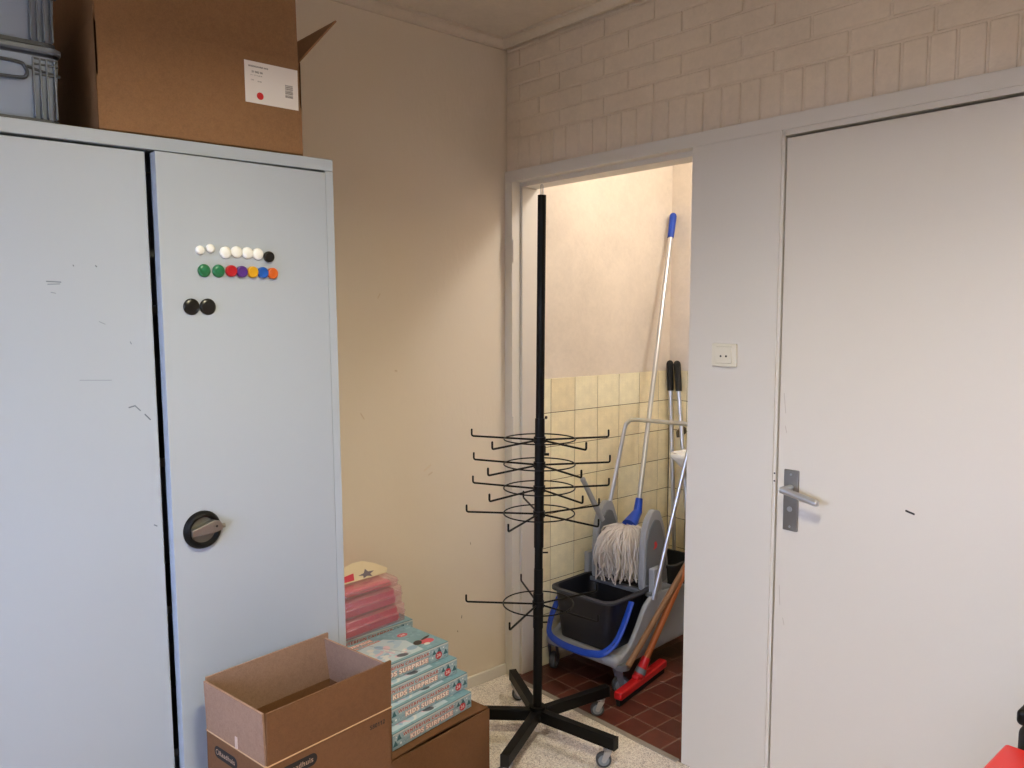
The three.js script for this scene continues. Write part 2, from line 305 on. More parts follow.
// the broom closet behind the open doorway
const CX1 = 1.054, CZ0 = 0.058, CZ1 = 1.2, CH = 2.55;
{
  const a = structure('wall_closet_side', 'cream closet wall with yellow tiles below', 'wall');
  mesh('plaster', box(0.14, CX1 + 0.1, 0, CH, CZ0 - 0.15, CZ0 - 0.011), M.closetWall, a);
  const b = structure('wall_closet_back', 'closet rear wall with yellow tiles and washbasin', 'wall');
  mesh('plaster', box(CX1 + 0.011, CX1 + 0.1, 0, CH, CZ0 - 0.15, CZ1 + 0.1), M.closetWall, b);
  const c = structure('wall_closet_right', 'closet wall hidden behind the door post', 'wall');
  mesh('plaster', box(0.14, CX1 + 0.1, 0, CH, CZ1, CZ1 + 0.1), M.closetWall, c);
  const d = structure('ceiling_closet', 'closet ceiling', 'ceiling');
  mesh('ceiling_panel', box(0.14, CX1 + 0.1, CH, CH + 0.1, CZ0 - 0.15, CZ1 + 0.1), M.closetWall, d);
  mesh('plaster', box(0.135, 0.139, T - 0.05, CH, CZ0 - 0.15, CZ1 + 0.1), M.closetWall, d);
  mesh('grout', box(0.14, CX1 + 0.01, 0, 1.276, CZ0 - 0.012, CZ0 - 0.0022), M.grout, a);
  mesh('grout', box(CX1 + 0.0022, CX1 + 0.012, 0, 1.276, CZ0 - 0.012, CZ1), M.grout, b);
  const top = 1.283, g = 0.0013, x0t = 0.2182, geo = new Map();
  const gt = (w, h, along) => { const k = [w.toFixed(3), h.toFixed(3), along].join(); if (!geo.has(k)) geo.set(k, along === 'x' ? rbox(-w / 2, w / 2, -h / 2, h / 2, -0.006, 0, 0.0015, 1) : rbox(0, 0.006, -h / 2, h / 2, -w / 2, w / 2, 0.0015, 1)); return geo.get(k); };
  for (let r = 0; r < 9; r++) {
    const y1 = top - 0.15 * r - (r ? g : 0), y0 = Math.max(0.001, top - 0.15 * (r + 1) + g), h = y1 - y0; if (h < 0.02) continue;
    for (let k = -1; k < 6; k++) {
      const xa = Math.max(0.142, x0t + 0.15 * k + g), xb = Math.min(CX1 - 0.001, x0t + 0.15 * (k + 1) - g), w = xb - xa;
      const m = mesh('tile', gt(w, h, 'x'), M.tiles[Math.floor(rnd() * 4)], a); m.position.set((xa + xb) / 2, (y0 + y1) / 2, CZ0 + rr(-0.0006, 0.0003));
    }
    for (let k = 0; k < 8; k++) {
      const za = CZ0 + 0.001 + (k ? -0.045 + 0.15 * k : 0) + g, zb = Math.min(CZ1 - 0.001, CZ0 - 0.044 + 0.15 * (k + 1) - g), w = zb - za; if (w < 0.02) continue;
      const m = mesh('tile', gt(w, h, 'z'), M.tiles[Math.floor(rnd() * 4)], b); m.position.set(CX1 + rr(-0.0003, 0.0006), (y0 + y1) / 2, (za + zb) / 2);
    }
  }
  mesh('wall_plug', [rod(V(0.186, 1.115, CZ0 - 0.003), V(0.186, 1.115, CZ0 + 0.003), 0.007)], M.socketHole, a);
  const f = structure('floor_closet', 'dark red quarry tile closet floor', 'floor');
  mesh('grout', box(0, CX1 + 0.1, -0.12, -0.0012, -0.05, CZ1 + 0.1), M.floorGrout, f);
  const q = 0.1085, x0 = 0.121, z0 = 0.185, gg = new Map();
  for (let i = -1; i < 9; i++) for (let k = -2; k < 10; k++) {
    const xa = Math.max(0.012, x0 + q * i + 0.0022), xb = Math.min(CX1, x0 + q * (i + 1) - 0.0022), za = Math.max(CZ0, z0 + q * k + 0.0022), zb = Math.min(CZ1, z0 + q * (k + 1) - 0.0022);
    if (xb - xa < 0.01 || zb - za < 0.01) continue;
    const w = xb - xa, l = zb - za, key = w.toFixed(3) + l.toFixed(3); if (!gg.has(key)) gg.set(key, rbox(-w / 2, w / 2, -0.01, 0, -l / 2, l / 2, 0.0018, 1));
    const m = mesh('floor_tile', gg.get(key), M.floorTiles[Math.floor(rnd() * 4)], f); m.position.set((xa + xb) / 2, rr(-0.0003, 0.0004), (za + zb) / 2);
  }
}
/* ---------- lamps ---------- */
{
  const L = thing('ceiling_lamp', 'flat warm ceiling lamp mounted above the middle of the room', 'lamp', [LAMP_CEILING.x, H, LAMP_CEILING.z]);
  // louvred fitting: open box with blades below the tubes' diffuser
  mesh('housing', [rbox(-0.32, 0.32, -0.02, 0, -0.16, 0.16, 0.004), rbox(-0.32, 0.32, -0.100, -0.019, -0.16, -0.148, 0.003), rbox(-0.32, 0.32, -0.100, -0.019, 0.148, 0.16, 0.003), rbox(-0.32, -0.308, -0.100, -0.019, -0.149, 0.149, 0.003), rbox(0.308, 0.32, -0.100, -0.019, -0.149, 0.149, 0.003)], M.lampGrey, L);
  for (let k = 0; k < 8; k++) mesh('louvre_blade', rbox(-0.308 + 0.0684 * (k + 1) - 0.001, -0.308 + 0.0684 * (k + 1) + 0.001, -0.098, -0.072, -0.147, 0.147, 0.0008, 1), M.lampGrey, L);
  const e = new THREE.MeshStandardMaterial({ color: lin(250, 240, 225), emissive: new THREE.Color().setRGB(1, 0.85, 0.65), emissiveIntensity: 1.0, roughness: 0.6 });
  mesh('diffuser', rbox(-0.175, 0.175, -0.027, -0.019, -0.085, 0.085, 0.002), e, L);
  const l = new THREE.RectAreaLight(new THREE.Color().setRGB(...LAMP_CEILING.color), LAMP_CEILING.power, 0.34, 0.16);
  l.position.set(LAMP_CEILING.x, H - 0.031, LAMP_CEILING.z); l.lookAt(LAMP_CEILING.x, 0, LAMP_CEILING.z); scene.add(l);
  const C = thing('closet_lamp', 'round opal lamp on the closet ceiling above the doorway', 'lamp', [LAMP_CLOSET.x, CH, LAMP_CLOSET.z]);
  mesh('base', new THREE.CylinderGeometry(0.07, 0.07, 0.03, 24).translate(0, -0.015, 0), M.framePaint, C);
  const o = new THREE.MeshStandardMaterial({ color: lin(255, 245, 230), emissive: new THREE.Color().setRGB(1, 0.82, 0.58), emissiveIntensity: 3, roughness: 0.5 });
  mesh('globe', new THREE.SphereGeometry(0.085, 24, 16).translate(0, -0.105, 0), o, C);
  const p = new THREE.PointLight(new THREE.Color().setRGB(...LAMP_CLOSET.color), LAMP_CLOSET.power, 0, 2);
  p.position.set(LAMP_CLOSET.x, CH - 0.105, LAMP_CLOSET.z); p.castShadow = true; p.shadow.radius = 4; scene.add(p);
}
/* ---------- steel cabinet with magnets ---------- */
const CAB = { x0: -2.068, x1: -1.134, z0: 0.19, z1: 0.611, h: 1.965 };
const hingeX = -1.158, ajar = 0.05, LEAN = 0.011;
// the cabinet and all it carries lean a touch: turn about its foot, keeping the top where it stands
function leaning(g) { const p = g.position, dx = p.x + 1.6, c = Math.cos(LEAN), s = Math.sin(LEAN); g.position.set(-1.6 + LEAN * CAB.h + dx * c - p.y * s, p.y * c + dx * s, p.z); g.rotation.order = 'ZXY'; g.rotation.z = LEAN; }
{
  const c = thing('steel_cabinet', 'pale grey two-door steel cabinet with magnets and round black lock', 'cabinet', [-1.6, 0, 0.4]); leaning(c); c.position.y += 0.0053; c.scale.y = 0.996;
  const X = v => v + 1.6, Z = v => v - 0.4;
  const b = (x0, x1, y0, y1, z0, z1, r = 0.002) => rbox(X(x0), X(x1), y0, y1, Z(z0), Z(z1), r, 1);
  const zi = CAB.z1 - 0.026, xi0 = CAB.x0 + 0.0235, xi1 = CAB.x1 - 0.0235;
  mesh('body', [b(CAB.x1 - 0.012, CAB.x1 - 0.0005, 0, CAB.h - 0.001, CAB.z0, zi), b(CAB.x0 + 0.0005, CAB.x0 + 0.012, 0, CAB.h - 0.001, CAB.z0, zi), b(CAB.x0 + 0.013, CAB.x1 - 0.013, 0.002, CAB.h - 0.016, CAB.z0 + 0.001, CAB.z0 + 0.01),
    b(CAB.x0 + 0.013, CAB.x1 - 0.013, CAB.h - 0.014, CAB.h - 0.001, CAB.z0, zi), b(CAB.x0, CAB.x1, 1.9345, CAB.h, zi + 0.0005, CAB.z1), b(xi1, CAB.x1, 0, 1.934, zi + 0.0005, CAB.z1), b(CAB.x0, xi0, 0, 1.934, zi + 0.0005, CAB.z1), b(CAB.x0 + 0.013, CAB.x1 - 0.013, 0.06, 0.075, CAB.z0 + 0.011, zi), b(xi0 + 0.0005, xi1 - 0.0005, 0, 0.08, zi + 0.0005, CAB.z1 - 0.005)], M.cabinet, c);
  for (const y of [0.45, 0.82, 1.19, 1.56]) mesh('shelf', b(CAB.x0 + 0.02, CAB.x1 - 0.02, y, y + 0.022, CAB.z0 + 0.01, CAB.z1 - 0.06), M.cabinetDark, c);
  // left door, with scuffs
  const dx0 = -2.042, dx1 = -1.609;
  const scuffs = (x, w, h, X0, W, list) => { x.fillStyle = '#fff'; x.fillRect(0, 0, w, h); for (const [a, b2, a2, b3, col, wd] of list) { x.strokeStyle = col; x.lineWidth = wd; x.lineCap = 'round'; x.beginPath(); x.moveTo((a - X0) / W * w, (1 - (b2 - 0.09) / 1.835) * h); x.lineTo((a2 - X0) / W * w, (1 - (b3 - 0.09) / 1.835) * h); x.stroke(); } };
  const tL = canvasTex(512, 2048, (x, w, h) => scuffs(x, w, h, dx0, dx1 - dx0, [[-1.821, 1.632, -1.794, 1.631, '#9ea1a9', 2.5], [-1.819, 1.626, -1.796, 1.627, '#b0b3ba', 2], [-1.814, 1.609, -1.805, 1.607, '#b4b7be', 1.5], [-1.768, 1.668, -1.767, 1.666, '#85888f', 2], [-1.723, 1.668, -1.721, 1.666, '#85888f', 2.5], [-1.725, 1.659, -1.719, 1.659, '#ffffff', 2], [-1.669, 1.348, -1.656, 1.351, '#9296a0', 3], [-1.656, 1.351, -1.645, 1.339, '#9296a0', 2.5], [-1.635, 1.329, -1.624, 1.316, '#868a94', 3], [-1.659, 1.498, -1.657, 1.493, '#a8abb4', 2], [-1.722, 1.545, -1.71, 1.539, '#bcbfc6', 1.5], [-1.768, 1.417, -1.703, 1.413, '#ccced6', 1.5], [-1.627, 1.066, -1.621, 1.062, '#8e929c', 2.5]]));
  const ld = new THREE.Group(); ld.name = 'door'; c.add(ld);
  mesh('panel', b(dx0, dx1, 0.085, 1.9285, CAB.z1 - 0.02, CAB.z1 - 0.0015, 0.002), M.cabinet, ld);
  mesh('painted_face', sheet(V(X(dx0) + 0.002, 0.09, Z(CAB.z1) - 0.0012), V(dx1 - dx0 - 0.004, 0, 0), V(0, 1.835, 0)), mat([174, 182, 193], 0.42, { map: tL, side: THREE.DoubleSide }), ld);
  // right door standing slightly ajar on its right hinges
  const rd = new THREE.Group(); rd.name = 'door'; rd.position.set(X(hingeX), 0, Z(CAB.z1)); rd.rotation.y = ajar; c.add(rd);
  const W = 0.437;
  mesh('panel', [rbox(-W, 0, 0.085, 1.929, -0.003, 0.0005, 0.001, 1), rbox(-W + 0.0003, -W + 0.003, 0.086, 1.928, -0.031, -0.0025, 0.001, 1), rbox(-0.003, -0.0003, 0.086, 1.928, -0.02, -0.0025, 0.001, 1), rbox(-W + 0.004, -0.004, 1.925, 1.9285, -0.02, -0.0025, 0.001, 1)], M.cabinet, rd);
  const lk = new THREE.Group(); lk.name = 'lock'; lk.position.set(-0.368, 1.039, 0.0005); rd.add(lk);
  const cup = new THREE.LatheGeometry([[0.0, 0.002], [0.031, 0.002], [0.0325, 0.012], [0.036, 0.016], [0.043, 0.011], [0.0465, 0]].map(([r, y]) => new THREE.Vector2(r, y)), 40).rotateX(Math.PI / 2);
  mesh('rosette', cup, M.black, lk);
  mesh('recess', new THREE.CylinderGeometry(0.0305, 0.0305, 0.003, 32).rotateX(Math.PI / 2).translate(0, 0, 0.0035), mat([120, 118, 108], 0.5, { metalness: 0.5 }), lk);
  const lev = plate([[-0.034, -0.008], [0.02, -0.008], [0.044, -0.003], [0.046, 0.008], [0.040, 0.018], [0.026, 0.023], [-0.034, 0.006]], 0.006, 0.022, 0.002);
  lev.scale(0.9, 0.9, 1);
  mesh('grip', [lev, rod(V(0.026, 0.008, 0.02), V(0.026, 0.008, 0.0245), 0.006), rod(V(0.043, 0.004, 0.014), V(0.050, 0.004, 0.014), 0.0055)], M.nickel, lk);
  mesh('keyhole', rod(V(0.026, 0.008, 0.0243), V(0.026, 0.008, 0.0249), 0.0028), M.blackMatt, lk);
}
function onDoor(x, y) { x -= 0.010; y -= 0.002; const d = (hingeX - x); return [x, y, CAB.z1 + 0.0007 + d * Math.tan(ajar)]; }
{
  const mg = (x, y, r, rgb, label, kind) => {
    const g = thing('magnet', label, 'magnet', onDoor(x, y), ajar, 'round magnets on the cabinet door');
    const m = mat(rgb, 0.3), pr = kind === 'dome' ? [[0, 0.0085], [r * 0.55, 0.008], [r * 0.88, 0.006], [r, 0.003], [r * 0.98, 0]] : [[0, 0.0075], [r * 0.62, 0.0075], [r * 0.68, 0.0088], [r * 0.9, 0.0088], [r, 0.007], [r, 0]];
    leaning(g);
    mesh('cap', new THREE.LatheGeometry(pr.map(([a, b]) => new THREE.Vector2(a, b)), 28).rotateX(Math.PI / 2), m, g);
  };
  const white = [240, 240, 238];
  mg(-1.492, 1.711, 0.0105, white, 'small white magnet, outermost left of the top row', 'dome');
  mg(-1.467, 1.716, 0.0105, white, 'small white magnet, second from left in the top row', 'dome');
  mg(-1.430, 1.708, 0.0145, white, 'large white magnet, first of the four large white ones', 'dome');
  mg(-1.402, 1.710, 0.0145, white, 'large white magnet, second of the four large white ones', 'dome');
  mg(-1.374, 1.709, 0.0145, white, 'large white magnet, third of the four large white ones', 'dome');
  mg(-1.347, 1.708, 0.0145, white, 'large white magnet right beside the small black one', 'dome');
  mg(-1.318, 1.702, 0.0135, [16, 16, 17], 'small black magnet ending the top row of white magnets', 'flat');
  mg(-1.484, 1.663, 0.0155, [34, 112, 74], 'green magnet, leftmost of the coloured row', 'dome');
  mg(-1.449, 1.663, 0.0155, [34, 112, 74], 'green magnet beside the red magnet', 'dome');
  mg(-1.418, 1.664, 0.0140, [178, 22, 34], 'red magnet between green and purple magnets', 'flat');
  mg(-1.391, 1.663, 0.0140, [84, 44, 132], 'purple magnet between red and yellow magnets', 'flat');
  mg(-1.363, 1.663, 0.0140, [216, 160, 24], 'yellow magnet in the coloured row of magnets', 'flat');
  mg(-1.336, 1.662, 0.0140, [24, 86, 178], 'blue magnet between yellow and orange magnets', 'flat');
  mg(-1.310, 1.661, 0.0140, [206, 96, 30], 'orange magnet, rightmost of the coloured row', 'flat');
  mg(-1.518, 1.578, 0.0195, [12, 12, 13], 'large black magnet, left one of the pair under the coloured row', 'dome');
  mg(-1.479, 1.578, 0.0195, [12, 12, 13], 'large black magnet, right one of the pair under the coloured row', 'dome');
}
/* ---------- on top of the cabinet ---------- */
{
  const bx0 = -1.700, bx1 = -1.216, zf = 0.605, zb = 0.235, y0 = CAB.h + 0.0005, yc = 2.2;
  const g = thing('cardboard_box', 'large brown cardboard box with a shipping label on top of the cabinet', 'box', [(bx0 + bx1) / 2, y0 - 0.0022, zf - 0.185]); leaning(g);
  const w = (bx1 - bx0) / 2, d = 0.185, h = yc - y0, t = 0.004;
  mesh('body', [box(-w, w, 0, h, d - t, d), box(-w, w, 0, h, -d, -d + t), box(-w, -w + t, 0, h, -d, d), box(w - t, w, 0, h, -d, d), box(-w, w, 0, t, -d, d)], M.cardTop, g);
  const flap = (geo, px, py, pz, rx, rz) => { const m = mesh('flap', geo, M.cardTop, g); m.position.set(px, py, pz); m.rotation.set(rx, 0, rz); };
  flap(box(-w + 0.003, w - 0.006, 0, 0.18, -t, 0), 0, h, d, -0.02, 0);
  flap(box(-w + 0.002, w - 0.002, 0, 0.18, 0, t), 0, h, -d, -0.1, 0);
  flap(box(-t, 0, 0, 0.17, -d + 0.006, d - 0.006), w, h, 0, 0, -0.72);
  flap(box(0, t, 0, 0.17, -d + 0.006, d - 0.006), -w, h, 0, 0, -0.05);
  const tLab = canvasTex(512, 360, (x, W, Hh) => {
    x.fillStyle = '#f4f1ee'; x.fillRect(0, 0, W, Hh); x.fillStyle = '#4a4442';
    x.font = 'bold 19px sans-serif'; x.fillText('VERZENDADRES 0416', 36, 50); x.font = 'bold 24px sans-serif'; x.fillText('21 082 06', 66, 98);
    x.font = '15px sans-serif'; x.fillText('9  1  17  4  26 36', 56, 124); x.fillText('Colli', 56, 166); x.fillText('26x36', 118, 172);
    for (let i = 0, y = 150; y < 268; i++) { const s = 2 + ((i * 7) % 5); x.fillRect(384, y, 76, s); y += s + 3 + ((i * 3) % 4); }
    x.fillStyle = '#d01c24'; x.beginPath(); x.arc(140, 292, 32, 0, 7); x.fill();
  });
  const lb = mesh('shipping_label', sheet(V(-1.3655 - (bx0 + bx1) / 2, 2.079 - y0, d + 0.0008), V(0.1405, -0.001, 0), V(0, 0.1, 0)), mat([245, 240, 236], 0.6, { map: tLab, side: THREE.DoubleSide }), g);
  lb.userData.label = 'white shipping label with a red dot and barcode';
  // translucent storage crates
  const plastic = new THREE.MeshPhysicalMaterial({ color: lin(150, 162, 182), roughness: 0.28, transmission: 0.08, thickness: 0, side: THREE.DoubleSide });
  const rimM = mat([96, 104, 118], 0.35), dk = mat([60, 66, 76], 0.4);
  const crate = (y, label) => {
    const c = thing('storage_crate', label, 'crate', [-1.906, y - 0.0022, 0.41], 0, 'clear crates on the cabinet'); leaning(c);
    const W = 0.292, D = 0.376, hh = 0.158;
    mesh('tub', loft([ring(W - 0.03, D - 0.03, 0.02, 0), ring(W - 0.012, D - 0.012, 0.022, hh - 0.022), ring(W - 0.02, D - 0.02, 0.02, hh - 0.022), ring(W - 0.04, D - 0.04, 0.018, 0.004)]), plastic, c);
    mesh('rim', loft([ring(W - 0.008, D - 0.008, 0.024, hh - 0.015), ring(W, D, 0.026, hh - 0.011), ring(W, D, 0.026, hh - 0.003), ring(W - 0.012, D - 0.012, 0.02, hh), ring(W - 0.03, D - 0.03, 0.018, hh), ring(W - 0.03, D - 0.03, 0.018, hh - 0.02)], false, false), rimM, c);
    mesh('foot', loft([ring(W - 0.034, D - 0.034, 0.02, 0), ring(W - 0.02, D - 0.02, 0.02, 0.001), ring(W - 0.02, D - 0.02, 0.02, 0.009), ring(W - 0.034, D - 0.034, 0.02, 0.01)], false, false), dk, c);
    for (const x of [0.088, 0.101, 0.113, 0.128, -0.088, -0.113]) mesh('rib', rbox(x - 0.0018, x + 0.0018, 0.01, hh - 0.025, D / 2 - 0.014, D / 2 - 0.003, 0.001, 1), rimM, c);
    for (const yy of [0.098, 0.118, 0.129]) mesh('rib', rbox(0.088, 0.135, yy, yy + 0.004, D / 2 - 0.013, D / 2 - 0.004, 0.001, 1), dk, c);
    mesh('grip', tube([V(-0.06, 0.118, 0), V(0.055, 0.118, 0), V(0.073, 0.108, 0), V(0.075, 0.094, 0), V(0.055, 0.086, 0), V(-0.06, 0.086, 0), V(-0.078, 0.094, 0), V(-0.078, 0.108, 0)].map(p => p.setZ(D / 2 - 0.004)), 0.0038, 60, 8, true), dk, c);
    mesh('strap', rod(V(0.076, 0.112, D / 2 - 0.006), V(0.138, 0.1, D / 2 - 0.008), 0.003), dk, c);
  };
  crate(CAB.h + 0.001, 'grey clear plastic crate standing on the cabinet, lower of two');
  crate(CAB.h + 0.160, 'grey clear plastic crate stacked on the lower crate');
}
/* ---------- open carton in front of the cabinet ---------- */
{
  const low = thing('closed_carton', 'low closed carton under the open moving carton', 'box', [-1.354, 0, 0.804], 0.145);
  mesh('body', rbox(-0.19, 0.19, 0, 0.249, -0.135, 0.135, 0.003), M.card, low);
  mesh('tape', rbox(-0.191, 0.191, 0.2485, 0.2496, -0.025, 0.025, 0.0004, 1), M.cardEdge, low);
  const g = thing('open_carton', 'open brown moving carton with upright flaps in front of the cabinet', 'box', [-1.354, 0.25, 0.804], 0.145);
  const w = 0.178, d = 0.125, h = 0.33, t = 0.005, F = 0.12;
  mesh('body', [box(-w, w, 0, h, d - t, d), box(-w, w, 0, h, -d, -d + t), box(-w, -w + t, 0, h, -d, d), box(w - t, w, 0, h, -d, d), box(-w, w, 0, t, -d, d)], M.card, g);
  const flap = (geo, px, py, pz, rx, rz) => { const m = mesh('flap', geo, M.cardPale, g); m.position.set(px, py, pz); m.rotation.set(rx, 0, rz); return m; };
  flap(box(-w + 0.002, w - 0.002, 0, F, -t, 0), 0, h + 0.001, d + 0.001, 0.02, 0).material = M.card;
  flap(box(-w + 0.002, w - 0.004, 0, F + 0.006, 0, t), 0, h + 0.001, -d - 0.001, -0.015, 0);
  flap(box(0, t, 0, F, -d + 0.002, d - 0.004), -w - 0.001, h + 0.001, 0, 0, 0.035);
  flap(box(-t, 0, 0, F - 0.004, -d + 0.003, d - 0.003), w + 0.001, h + 0.001, 0, 0, 0.12);
  mesh('crease', [rod(V(-w, h, d), V(w, h, d), 0.0022, 0.0022, 8), rod(V(-w, h, -d), V(-w, h, d), 0.0022, 0.0022, 8), rod(V(w, h, -d), V(w, h, d), 0.0022, 0.0022, 8), rod(V(-w, h, -d), V(w, h, -d), 0.0022, 0.0022, 8)], M.cardEdge, g);
  mesh('tape', rbox(-w - 0.0035, -w - 0.0012, h + 0.003, h + 0.03, 0.005, 0.014, 0.0004, 1), mat([205, 180, 165], 0.4), g);
  const pill = canvasTex(512, 150, (x, W, Hh) => { x.fillStyle = '#1c1718'; x.fillRect(0, 0, W, Hh); x.strokeStyle = '#a88c78'; x.fillStyle = '#a88c78'; x.lineWidth = 9; x.beginPath(); x.arc(64, 76, 30, 0, 7); x.stroke(); x.font = 'bold 80px sans-serif'; x.fillText('Raadhuis', 104, 104); });
  const pm = mat([255, 255, 255], 0.8, { map: pill, side: THREE.DoubleSide });
  const pillGeo = () => { const L = 0.098, h2 = 0.0144, s = new THREE.Shape(); s.moveTo(h2, 0); s.lineTo(L - h2, 0); s.absarc(L - h2, h2, h2, -Math.PI / 2, Math.PI / 2); s.lineTo(h2, 2 * h2); s.absarc(h2, h2, h2, Math.PI / 2, Math.PI * 1.5); const g2 = new THREE.ShapeGeometry(s, 10), p = g2.getAttribute('position'), u = g2.getAttribute('uv'); for (let i = 0; i < p.count; i++) u.setXY(i, p.getX(i) / L, p.getY(i) / (2 * h2)); return g2; };
  const mk = (geo, m, lab) => { const k = mesh('print', geo, m, g); k.userData.label = lab; };
  mk(pillGeo().rotateY(-Math.PI / 2).translate(-w - 0.0008, h - 0.052, -0.09), pm, 'black printed lozenge with maker name');
  mk(pillGeo().translate(-0.145, h - 0.047, d + 0.0008), pm, 'black printed lozenge with maker name');
  mk(new TextGeometry('S80112', { font, size: 0.0105, depth: 0.0003, curveSegments: 3 }).translate(0.108, h - 0.033, d + 0.0004), mat([44, 34, 30], 0.85), 'dark printed carton code');
  const arr = new THREE.Shape(); arr.moveTo(0, 0); arr.lineTo(0.02, 0); arr.lineTo(0.01, 0.016);
  mesh('print', new THREE.ShapeGeometry(arr).rotateY(-Math.PI / 2).translate(-w - 0.0008, h - 0.05, 0.05), M.blackMatt, g);
}
/* ---------- closed carton with games ---------- */
const CARTON_H = 0.25;
{
  const th = 0.14, g = thing('carton', 'closed brown carton with bulging lid carrying the game boxes', 'box', [-0.565 - 0.235 * Math.cos(th) - 0.26 * Math.sin(th), 0, 0.571 + 0.235 * Math.sin(th) - 0.26 * Math.cos(th)], th);
  const w = 0.235, d = 0.26;
  mesh('body', [rbox(-w + 0.002, w - 0.002, 0, 0.03, -d + 0.002, d - 0.002, 0.003), box(-w, w, 0.001, CARTON_H - 0.003, d - 0.005, d), box(-w, w, 0.001, CARTON_H - 0.006, -d, -d + 0.005), box(-w, -w + 0.005, 0.001, CARTON_H - 0.006, -d + 0.005, d - 0.005), box(w - 0.005, w, 0.001, CARTON_H - 0.006, -d + 0.005, d - 0.005)], M.card, g);
  // lid flaps, edges slightly lifted
  const lid = (z0, z1, front) => {
    const geo = new THREE.BoxGeometry(2 * w + 0.004, 0.0045, z1 - z0, 16, 1, 12).translate(0, CARTON_H - 0.0025, (z0 + z1) / 2), p = geo.getAttribute('position');
    for (let i = 0; i < p.count; i++) { const e = front ? (p.getZ(i) - 0.16) / 0.1 : 0; if (e > 0) { const s = p.getX(i) / w; p.setZ(i, p.getZ(i) - e * (0.002 + 0.012 * Math.max(0, 1 - s * s))); p.setY(i, p.getY(i) - 0.003 * e * e * (1 - s)); } }
    geo.computeVertexNormals(); return metric(geo);
  };
  mesh('lid_flap', lid(0.001, d - 0.007, true), M.card, g);
  mesh('lid_flap', lid(-d, -0.001, false), M.card, g);
}
const tGameFront = canvasTex(1024, 160, (x, w, h) => {
  x.fillStyle = '#9cb6c2'; x.fillRect(0, 0, w, h);
  for (let i = 0; i < 260; i++) { x.fillStyle = ['#adc3ce', '#8fabb9', '#b5cad2', '#84a2b0'][i % 4]; x.fillRect(rnd() * w, rnd() * h, rr(8, 50), rr(5, 22)); }
  x.fillStyle = '#c9d0cf'; x.fillRect(0, 0, w, 16);
  const tree = (a, b, s) => { x.fillStyle = '#2f6470'; x.beginPath(); x.moveTo(a, b); x.lineTo(a - s * 0.5, b + s); x.lineTo(a + s * 0.5, b + s); x.fill(); };
  tree(840, 30, 52); tree(905, 16, 60); tree(75, 20, 60); tree(30, 70, 60); tree(988, 60, 60);
  x.fillStyle = '#eef2f0'; for (const [a, b, r] of [[95, 120, 12], [820, 110, 9], [960, 40, 8], [40, 40, 7], [780, 30, 6]]) { x.beginPath(); x.arc(a, b, r, 0, 7); x.fill(); }
  const wide = (txt, x0, y, width, font2, fill, edge, lw) => { x.save(); x.font = font2; const k = width / x.measureText(txt).width; x.translate(x0, y); x.scale(k, 1); x.lineWidth = lw; x.strokeStyle = edge; x.fillStyle = fill; x.strokeText(txt, 0, 0); x.fillText(txt, 0, 0); x.restore(); };
  wide('WINTERFUN CALENDAR', 125, 62, 650, 'bold 44px sans-serif', '#a43a40', '#d9c9c4', 6);
  wide('KIDS SURPRISE', 205, 132, 560, 'bold 66px sans-serif', '#fdf6ee', '#e2907c', 8);
  x.fillStyle = '#cc3442'; x.beginPath(); x.ellipse(898, 106, 42, 40, 0, 0, 7); x.fill(); x.fillStyle = '#f4dcd8'; x.font = 'bold 50px sans-serif'; x.fillText('24', 870, 124);
});
const tGameTop = canvasTex(1024, 680, (x, w, h) => {
  x.fillStyle = '#84b0c2'; x.fillRect(0, 0, w, h);
  for (let i = 0; i < 200; i++) { x.fillStyle = ['#8eb9ca', '#7aa6b8', '#96c0cf'][i % 3]; x.fillRect(rnd() * w, rnd() * h, rr(10, 60), rr(10, 50)); }
  x.fillStyle = '#cfe2f0'; x.beginPath(); x.moveTo(40, 200); x.lineTo(620, 130); x.lineTo(760, 330); x.lineTo(740, 640); x.lineTo(30, 650); x.fill();
  for (let i = 0; i < 46; i++) { x.fillStyle = ['#ecd3e2', '#bcd8ee', '#e9eef4', '#9fc4e2', '#d9c4dc'][i % 5]; x.beginPath(); x.ellipse(rr(80, 700), rr(230, 610), rr(18, 70), rr(14, 46), rr(0, 3), 0, 7); x.fill(); }
  x.strokeStyle = '#6f7f96'; x.lineWidth = 5; x.beginPath(); x.moveTo(430, 150); x.lineTo(600, 620); x.stroke();
  x.fillStyle = '#5c6070'; x.beginPath(); x.ellipse(520, 590, 60, 38, 0.3, 0, 7); x.fill(); x.beginPath(); x.ellipse(190, 240, 90, 30, -0.1, 0, 7); x.fill();
  x.fillStyle = '#e0566c'; x.beginPath(); x.ellipse(880, 500, 90, 60, 0.2, 0, 7); x.fill(); x.fillStyle = '#2a1f26'; x.beginPath(); x.ellipse(800, 470, 44, 60, 0.8, 0, 7); x.fill(); x.beginPath(); x.ellipse(930, 430, 70, 18, -0.3, 0, 7); x.fill(); x.fillStyle = '#f4efe8'; x.beginPath(); x.ellipse(850, 560, 34, 26, 0, 0, 7); x.fill();
  x.fillStyle = '#dc6070'; x.beginPath(); x.ellipse(820, 190, 60, 44, 0, 0, 7); x.fill(); x.fillStyle = '#f8e4e2'; x.font = 'bold 58px sans-serif'; x.fillText('24', 787, 212);
  x.font = 'bold 66px sans-serif'; x.strokeStyle = '#e2907c'; x.lineWidth = 12; x.fillStyle = '#fdf6ee'; x.strokeText('KIDS SURPRISE', 60, 84); x.fillText('KIDS SURPRISE', 60, 84);
  x.font = 'bold 46px sans-serif'; x.strokeStyle = '#efe0d8'; x.lineWidth = 8; x.fillStyle = '#b8404a'; x.strokeText('WINTERFUN CALENDAR', 60, 146); x.fillText('WINTERFUN CALENDAR', 60, 146);
});
